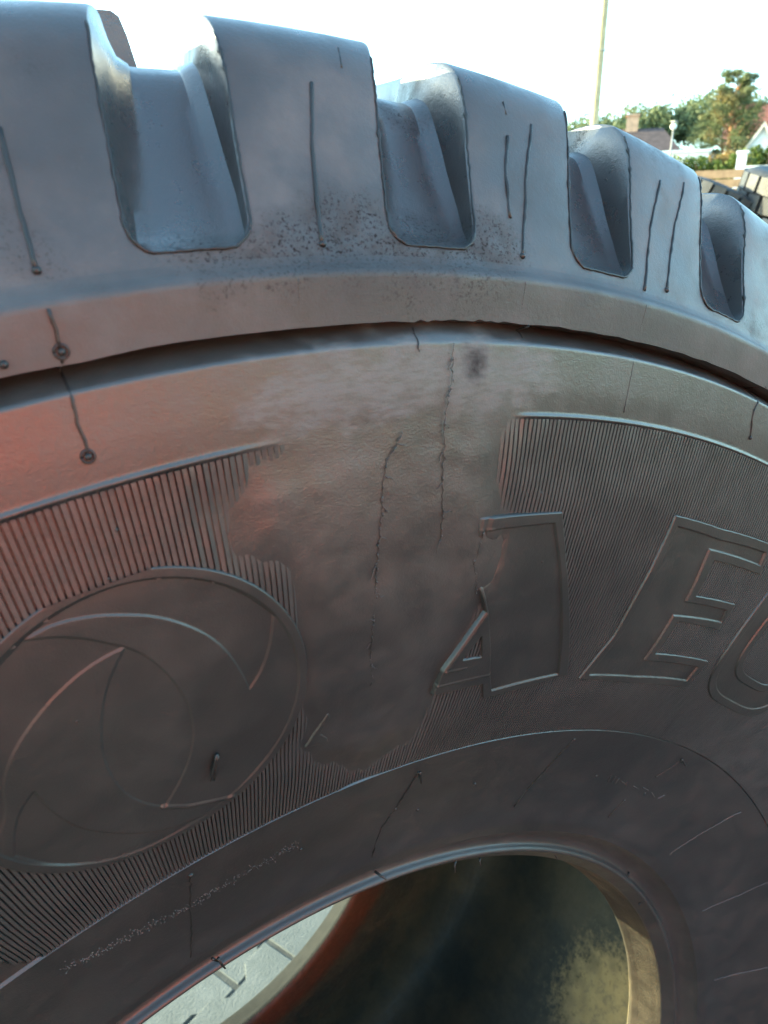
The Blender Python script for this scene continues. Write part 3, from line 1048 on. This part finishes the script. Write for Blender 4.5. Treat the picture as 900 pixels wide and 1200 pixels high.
pav = paver_mesh()
pav.materials.append(M_PAVER)
np_ = 0
ang = R(24)
g = np.random.default_rng(5)
for i in range(-12, 13):
    for j in range(-9, 10):
        u, v = i * .1345, j * .2085 + (.1042 if i % 2 else 0)
        X_, Y_ = v * math.cos(ang) - u * math.sin(ang), v * math.sin(ang) + u * math.cos(ang)
        if np_ >= 290 or not (-1.25 < X_ < 1.0 and -1.2 < Y_ < .95):
            continue
        o = link('paver', pav, paving)
        o.location = (X_, Y_, -.0448 + g.normal(0, .0006))
        o.rotation_euler = (g.normal(0, .004), g.normal(0, .004), ang + g.normal(0, .01))
        np_ += 1

# ------------------------------------------------------------------ background
def leaf_cloud(center_fn, n, size, seed, aspect=.6):
    g = np.random.default_rng(seed)
    V, F = [], []
    for i in range(n):
        c, s = center_fn(g)
        a = g.normal(0, 1, 3)
        a /= np.linalg.norm(a)
        q = np.cross(a, g.normal(0, 1, 3))
        q /= np.linalg.norm(q)
        L = size * s * g.uniform(.6, 1.4)
        o = len(V)
        V += [c - a * L, c + q * L * aspect, c + a * L, c - q * L * aspect]
        F += [(o, o + 1, o + 2, o + 3)]
    return np.array(V), F


def foliage(name, c1, c2, c3, scale):
    t = NT(name)
    col = t.mix(t.ramp(t.noise(scale, 3, .6), .35, .65), c1, c2)
    col = t.mix(t.ramp(t.noise(scale * .35, 2, .5), .52, .68), col, c3)
    m = t.done(col, .65, spec=.3)
    t.b.inputs['Subsurface Weight'].default_value = 0
    tr = t.new('ShaderNodeBsdfTranslucent')
    t.plug(tr.inputs['Color'], col)
    mx = t.new('ShaderNodeMixShader')
    mx.inputs[0].default_value = .35
    t.l.new(t.b.outputs[0], mx.inputs[1])
    t.l.new(tr.outputs[0], mx.inputs[2])
    t.l.new(mx.outputs[0], t.n['Material Output'].inputs['Surface'])
    return m


M_PINE = foliage('pine_needles', (.08, .11, .05), (.15, .17, .08), (.20, .15, .06), 1.1)
M_WOOD = foliage('far_foliage', (.09, .12, .06), (.13, .16, .08), (.18, .16, .08), .12)
M_HEDGE = foliage('hedge_leaves', (.06, .10, .02), (.13, .16, .035), (.18, .17, .05), 1.5)
M_SHRUB = foliage('autumn_leaves', (.20, .15, .05), (.30, .20, .08), (.16, .15, .05), 1.5)
M_BARK = plain('orange_bark', (.30, .16, .08), .85, .35, 4, .02, 30)
M_POLE = plain('weathered_pole', (.42, .33, .20), .8, .2, 3, .004, 60)
M_WHITE = plain('white_render', (.80, .79, .76), .8, .04, 3)
M_TILE = plain('dark_roof', (.07, .05, .05), .8, .25, 3)
M_RTILE = plain('red_roof', (.16, .06, .045), .8, .25, 3)
M_BARGE = plain('pale_barge', (.55, .48, .40), .7, .1, 3)
M_FENCE = plain('brown_boards', (.34, .21, .12), .8, .2, 5)
M_GREYW = plain('grey_post', (.25, .25, .25), .6, .1)
M_GLASS = plain('window_glass', (.03, .035, .04), .12, .1)
M_CHIM = plain('chimney_render', (.55, .33, .22), .8, .15, 4)

# utility pole
pole = empty('utility_pole', (18.50, 17.955, 3.4))
tag(pole, 'tall bare wooden utility pole rising into the white sky behind the tyre', 'pole')
b = Bag()
b.tube(np.array([(0, 0, -1.0), (0, 0, 4), (.0, 0, 9)]), [.135, .118, .095], 14)
b.build('pole_shaft', M_POLE, pole, shade=True, sharp=60)
b = Bag()
b.box((0, -.125, 3.55), (.10, .03, .05))
b.tube(np.array([(-.13, -.02, 3.55), (-.06, -.13, 3.55), (.06, -.13, 3.55), (.13, -.02, 3.55)]), .012, 6)
b.build('pole_clamp', M_GREYW, pole)


# the big pine
def pine(loc, hgt, half, seed):
    o = empty('pine_tree', loc)
    tag(o, 'big pale green pine with orange bark standing left of the white gabled house', 'tree')
    g = np.random.default_rng(seed)
    b = Bag()
    b.tube(np.array([(0, 0, -.5), (.08, 0, hgt * .3), (-.05, .05, hgt * .65), (0, 0, hgt * .98)]), [.24, .2, .12, .03], 10)
    tr = b.build('trunk', M_BARK, o, shade=True)
    clumps = []
    for i in range(46):
        z = hgt * (0.14 + .82 * (i / 45))
        f = (z / hgt)
        rad = half * (1.0 - .80 * max(0, (f - .42) / .58) ** 1.25) * (.72 + .28 * min(1, f / .35))
        a = i * 2.4 + g.uniform(-.5, .5)
        tip = np.array([math.cos(a) * rad * g.uniform(.55, 1), math.sin(a) * rad * g.uniform(.55, 1), z + g.uniform(-.1, .3)])
        lb = Bag()
        root = np.array([0, 0, z - .35 * rad])
        lb.tube(np.array([root, root * .5 + tip * .5 + (0, 0, -.05), tip]), [.055, .035, .012], 5)
        lb.build('limb', M_BARK, o, shade=True)
        for q in np.linspace(.45, 1.0, 4):
            clumps.append((root * (1 - q) + tip * q + g.normal(0, .10, 3), g.uniform(.32, .62) * (1.0 if f < .8 else .6)))
    clumps.append((np.array([0, 0, hgt * .97]), .3))

    def cf(g):
        c, s = clumps[g.integers(len(clumps))]
        d = g.normal(0, .55, 3)
        return c + d * s * np.array([1, 1, .62]), 1.0
    V, F = leaf_cloud(cf, 30000, .085, seed + 1, .35)
    me = mesh('crown', V, F, False)
    link('crown', me, o, M_PINE)
    return o


pine((48.6, 34.6, 5.2), 7.45, 3.0, 3)


def bush(name, loc, size, mat, label, cat, n, leaf, seed, group=None):
    o = empty(name, loc)
    tag(o, label, cat, group)
    g = np.random.default_rng(seed)
    sx, sy, sz = size
    b = Bag()
    for i in range(9):
        a = i * 2.1
        b.tube(np.array([(0, 0, -.2), (math.cos(a) * sx * .2, math.sin(a) * sy * .2, sz * .4), (math.cos(a) * sx * .38, math.sin(a) * sy * .38, sz * .8)]), [.03, .02, .008], 5)
    b.build('stems', M_BARK, o)
    lumps = [(np.array([g.uniform(-.45, .45) * sx, g.uniform(-.45, .45) * sy, g.uniform(.1, .85) * sz]), g.uniform(.10, .24) * min(sz, sx)) for _ in range(int(20 + 8 * sx))]

    def cf(g):
        c, s = lumps[g.integers(len(lumps))]
        d = g.normal(0, 1, 3)
        d /= np.linalg.norm(d)
        return c + d * s * g.uniform(.5, 1.1), 1.0
    V, F = leaf_cloud(cf, n, leaf, seed + 1, .6)
    link('foliage', mesh('foliage', V, F, False), o, mat)
    return o


hd = bush('hedge', (32.0, 23.6, 3.6), (3.6, 1.2, 1.9), M_HEDGE, 'clipped yellow green hedge running below the big pine', 'hedge', 9000, .065, 21)
hd.rotation_euler = (0, 0, R(-56))
bush('shrub', (44.0, 32.4, 4.9), (3.0, 2.0, 2.3), M_SHRUB, 'golden autumn shrub at the foot of the pine on its left', 'shrub', 6000, .09, 22)
bush('tall_shrub', (36.6, 24.0, 3.5), (1.7, 1.5, 3.0), M_HEDGE, 'tall green shrub growing in front of the white gable', 'shrub', 7000, .07, 23)

# far wood
g = np.random.default_rng(31)
V, F = [], []
for i in range(110):
    s = i / 109
    x, y = 112 + 22 * s + g.normal(0, 4), 116 - 26 * s + g.normal(0, 6)
    z0_ = float(terrain(x, y))
    H = g.uniform(5, 8.0) * (.72 + .5 * min(1, s * 1.6))
    cx = np.array([x, y, z0_])
    lum = [(cx + np.array([g.normal(0, 1.0), g.normal(0, 1.0), H * g.uniform(.3, .95)]), g.uniform(.8, 1.6)) for _ in range(9)]

    def cf(gg):
        c, q = lum[gg.integers(len(lum))]
        d = gg.normal(0, .6, 3)
        return c + d * q, 1.0
    v, f = leaf_cloud(cf, 260, .32, 400 + i, .6)
    F += [tuple(k + len(V) for k in ff) for ff in f]
    V += v.tolist()
wood = link('far_wood', mesh('far_wood', V, F, False), None, M_WOOD)
tag(wood, 'distant line of hazy green trees along the hilltop', 'wood', None, 'stuff')


def gable_house(name, loc, rz, L, Wd, eave, ridge, wall, roof, label, over=.3, windows=True, chimney=None, hip=0.0):
    """ridge runs along local x"""
    o = empty(name, loc, rz)
    tag(o, label, 'house')
    b = Bag()
    x, y = L / 2, Wd / 2
    V = [(-x, -y, -1.5), (x, -y, -1.5), (x, y, -1.5), (-x, y, -1.5), (-x, -y, eave), (x, -y, eave), (x, y, eave), (-x, y, eave), (-x, 0, ridge), (x, 0, ridge)]
    b.add(V, [(0, 1, 5, 4), (1, 2, 6, 9, 5), (2, 3, 7, 6), (3, 0, 4, 8, 7), (4, 5, 9, 8), (6, 7, 8, 9)])
    if hip:
        b = Bag()
        b.box((0, 0, eave / 2 - .75), (L, Wd, eave + 1.5))
    b.build('wall', wall, o)
    sl = (ridge - eave) / y
    rb_ = Bag()
    for s in (-1, 1):
        e = (y + over) * s
        ze = ridge - sl * (y + over)
        q = [(-x - over + hip, 0, ridge + .04), (x + over - hip, 0, ridge + .04), (x + over, e, ze + .04), (-x - over, e, ze + .04)]
        q2 = [(a, c, d + .14) for a, c, d in q]
        rb_.add(q + q2, [(0, 1, 2, 3), (7, 6, 5, 4), (0, 4, 5, 1), (1, 5, 6, 2), (2, 6, 7, 3), (3, 7, 4, 0)])
    if hip:
        for s in (-1, 1):
            ze = ridge - sl * (y + over)
            q = [(s * (x + over - hip), 0, ridge + .05), (s * (x + over), -y - over, ze + .05), (s * (x + over), y + over, ze + .05)]
            q2 = [(a, c, d + .13) for a, c, d in q]
            rb_.add(q + q2, [(0, 1, 2), (5, 4, 3), (0, 3, 4, 1), (1, 4, 5, 2), (2, 5, 3, 0)])
    rf = rb_.build('roof', roof, o)
    for sx in (-1, 1) if not hip else ():
        for s in (-1, 1):
            bb = Bag()
            e = (y + over) * s
            ze = ridge - sl * (y + over)
            xx = sx * (x + over + .03)
            q = [(xx - .025, 0, ridge + .22), (xx + .025, 0, ridge + .22), (xx + .025, e, ze + .22), (xx - .025, e, ze + .22)]
            q2 = [(a, c, d - .30) for a, c, d in q]
            bb.add(q + q2, [(0, 1, 2, 3), (7, 6, 5, 4), (0, 4, 5, 1), (1, 5, 6, 2), (2, 6, 7, 3), (3, 7, 4, 0)])
            bb.build('barge_board', M_BARGE, rf)
    if windows:
        for sx in (-1, 1):
            for wy in (-.22, .22):
                wb = Bag()
                wb.box((sx * (x + .01), wy * Wd, eave * .55), (.08, 1.0, 1.1))
                wf = wb.build('window', M_WHITE, o)
                pb = Bag()
                pb.box((sx * (x + .03), wy * Wd, eave * .55), (.07, .82, .92))
                pb.build('pane', M_GLASS, wf)
    if chimney:
        cb = Bag()
        cb.box((chimney, 0, ridge + .35), (.8, .6, 1.3))
        cb.box((chimney, 0, ridge + 1.03), (.95, .75, .12))
        cb.build('chimney', M_CHIM, rf)
    return o


gable_house('dark_roofed_house', (45.1, 39.4, 5.0), R(-49), 5.2, 5.0, 2.5, 4.25, M_CHIM, M_TILE, 'low house with a dark hipped roof and pale chimney seen over the tread', .3, True, -.6, hip=1.4)
gable_house('white_gabled_house', (49.9, 33.1, 5.2), R(34), 4.0, 1.75, 2.35, 3.75, M_WHITE, M_TILE, 'small white gabled house with pale barge boards behind the tyre heap', .22, False)
gable_house('red_roofed_house', (63.4, 39.7, 5.4), R(-56), 9.5, 6, 4.3, 7.3, M_WHITE, M_RTILE, 'house with a dark red roof partly hidden behind the pine', .35, True)

# low white garden wall with a post
b = Bag()
wl = empty('garden_wall', (20.6, 13.95, 2.4), R(-55))
tag(wl, 'low white garden wall ending in a square post below the gable', 'wall')
b.box((1.7, 0, .60), (3.4, .18, 1.0))
b.box((1.7, 0, 1.13), (3.4, .26, .06))
b.build('wall_panel', M_WHITE, wl)
b = Bag()
b.box((-.14, 0, .55), (.26, .26, 1.9))
b.box((-.14, 0, 1.53), (.32, .32, .06))
b.build('wall_post', M_WHITE, wl)

# street lamp
lamp = empty('street_lamp', (34.8, 28.2, 4.9))
tag(lamp, 'slim grey street lamp with a round white globe in front of the far wood', 'street lamp')
b = Bag()
b.tube(np.array([(0, 0, -.6), (0, 0, 1.2), (0, 0, 2.35)]), [.05, .045, .035], 10)
b.build('lamp_post', M_GREYW, lamp, shade=True)
b = Bag()
b.blob((0, 0, 2.5), .16, 1, 16, 10)
b.build('lamp_globe', M_WHITE, lamp, shade=True)
b = Bag()
b.box((0, 0, 2.74), (.26, .26, .05))
b.build('lamp_cap', M_GREYW, lamp)

# long low pale shed
shed = empty('low_shed', (39.2, 30.65, 5.2), math.atan2(-1.27, 1.0))
tag(shed, 'long low white shed with a flat roof beside the street lamp', 'shed')
b = Bag()
b.box((0, 0, .5), (2.4, 1.6, 1.8))
b.build('wall', M_WHITE, shed)
b = Bag()
b.box((0, 0, 1.46), (2.7, 1.9, .12))
b.build('roof', M_WHITE, shed)

# board fence
fn = empty('board_fence', (16.1, 11.5, 1.75), R(-55))
tag(fn, 'brown horizontal board fence between the hedge and the tyre heap', 'fence')
for i in range(6):
    b = Bag()
    b.box((0, 0, .20 + .2 * i), (1.1, .03, .175))
    b.build('board', M_FENCE, fn)
for i in (-1, 1):
    b = Bag()
    b.box((i * .5, .06, .5), (.09, .09, 1.5))
    b.build('post', M_FENCE, fn)

# heap of old tyres
M_OLD = rubber('old_rubber', (.022, .023, .025), (.06, .063, .068), .6, (.5, .7), .0006)


def old_tyre(loc, rot, ro, wd, label, seed):
    o = empty('old_tyre', loc)
    o.rotation_euler = rot
    tag(o, label, 'tyre', 'old tyres heaped in the yard or added unseen')
    ri = ro * .55
    prof = [(ri, -wd * .36), (ri * 1.12, -wd * .44), (ro * .80, -wd * .5), (ro * .93, -wd * .42), (ro * .955, -wd * .36)]
    n = 40
    an = np.arange(0, 360, 360 / n)

    def rev(name, pr, mat):
        Pq = np.stack([np.stack([r_ * np.cos(np.radians(an)), r_ * np.sin(np.radians(an)), 0 * an + z_], -1) for r_, z_ in pr])
        return link(name, grid_mesh(name, Pq, close=True, sharp=50), o, mat)
    rev('sidewall', prof, M_OLD)
    rev('sidewall', [(r_, -z_) for r_, z_ in prof][::-1], M_OLD)
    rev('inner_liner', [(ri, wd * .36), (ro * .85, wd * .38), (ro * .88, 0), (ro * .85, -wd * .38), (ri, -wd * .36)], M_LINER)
    b = Bag()
    for i in range(n // 2):
        a = i * 4 * math.pi / n
        for s in (-1, 1):
            aa = a + (.08 if s > 0 else -.07)
            b.box((ro * .95 * math.cos(aa), ro * .95 * math.sin(aa), s * wd * .2), (ro * .09, ro * .25, wd * .38), aa)
    b.build('tread', M_OLD, o)
    return o


heap = [((6.25, 4.45, .30), (.05, .03, .3), .72, .5, 'old tyre lying flat at the bottom left of the heap'),
        ((7.25, 3.35, .30), (.03, -.05, 1.0), .8, .5, 'old tyre lying flat at the right foot of the heap'),
        ((6.45, 4.30, .80), (.10, -.08, .6), .72, .46, 'old tyre lying on the bottom left tyre of the heap'),
        ((7.15, 3.45, .80), (-.08, .1, 2.0), .74, .48, 'old tyre lying second from the ground at the right of the heap'),
        ((6.40, 4.38, 1.25), (.12, .18, .2), .60, .40, 'old tyre under the dusty one at the left of the heap'),
        ((7.1, 3.55, 1.28), (.1, -.12, .8), .70, .44, 'old tyre third from the ground at the right of the heap'),
        ((6.36, 4.46, 1.66), (.35, .25, .2), .42, .30, 'grey dusty old tyre leaning on top at the left of the heap'),
        ((6.78, 3.93, 1.74), (.22, -.16, .5), .52, .36, 'black old tyre tipped up on top at the right of the heap')]
for i, hq in enumerate(heap):
    old_tyre(*hq, seed=i)

# unseen things added behind the camera to tint and darken the rubber's gloss
M_RED = plain('added_trailer_red', (.72, .13, .11), .45, .1, 2)
trl = empty('added_box_trailer', (-.62, -4.0, 0), R(-4))  # unseen trailer, added for the red reflection on the left of the sidewall
tag(trl, 'unseen red box trailer added behind the camera for its red reflection', 'trailer')
b = Bag()
b.box((0, 0, 1.05), (2.6, 1.7, 1.5))
o = b.build('added_trailer_body', M_RED, trl)
b = Bag()
for y_ in (-.8, .8):
    b.box((.2, y_, .25), (2.3, .1, .1))
b.box((1.7, 0, .25), (.9, .09, .09))
b.build('added_trailer_chassis', M_GREYW, trl)
for x_ in (-.6, .25):
    for y_ in (-.82, .82):
        wb = Bag()
        wb.tube(np.array([(x_, y_ - .1, .33), (x_, y_ + .1, .33)]), .33, 20)
        wh = wb.build('added_trailer_wheel', M_OLD, trl, shade=True, sharp=40)
        rbx = Bag()
        rbx.tube(np.array([(x_, y_ - .104, .33), (x_, y_ + .104, .33)]), .19, 16)
        rbx.build('rim', M_GREYW, wh, shade=True, sharp=40)

M_ADDED_BRICK = plain('added_house_brick', (.42, .37, .33), .85, .2, 2)
gable_house('added_brick_house', (-3.0, -15.0, 0), R(0), 24, 9, 4.2, 7.0, M_ADDED_BRICK, M_TILE, 'unseen pale brick house added across the yard to bounce warm light', .3)  # unseen house, added to throw warm light on the sidewall

for i, (loc, rz, lb) in enumerate([((1.75, -1.9, .69), .5, 'unseen old tyre added behind the camera on the right to darken reflections'),
                                   ((2.9, -1.6, .69), .9, 'unseen old tyre added behind the camera on the far right to darken reflections')]):
    old_tyre(loc, (R(90), 0, rz), .70, .5, lb, 20 + i)  # unseen tyres, added to darken what the lower sidewall reflects
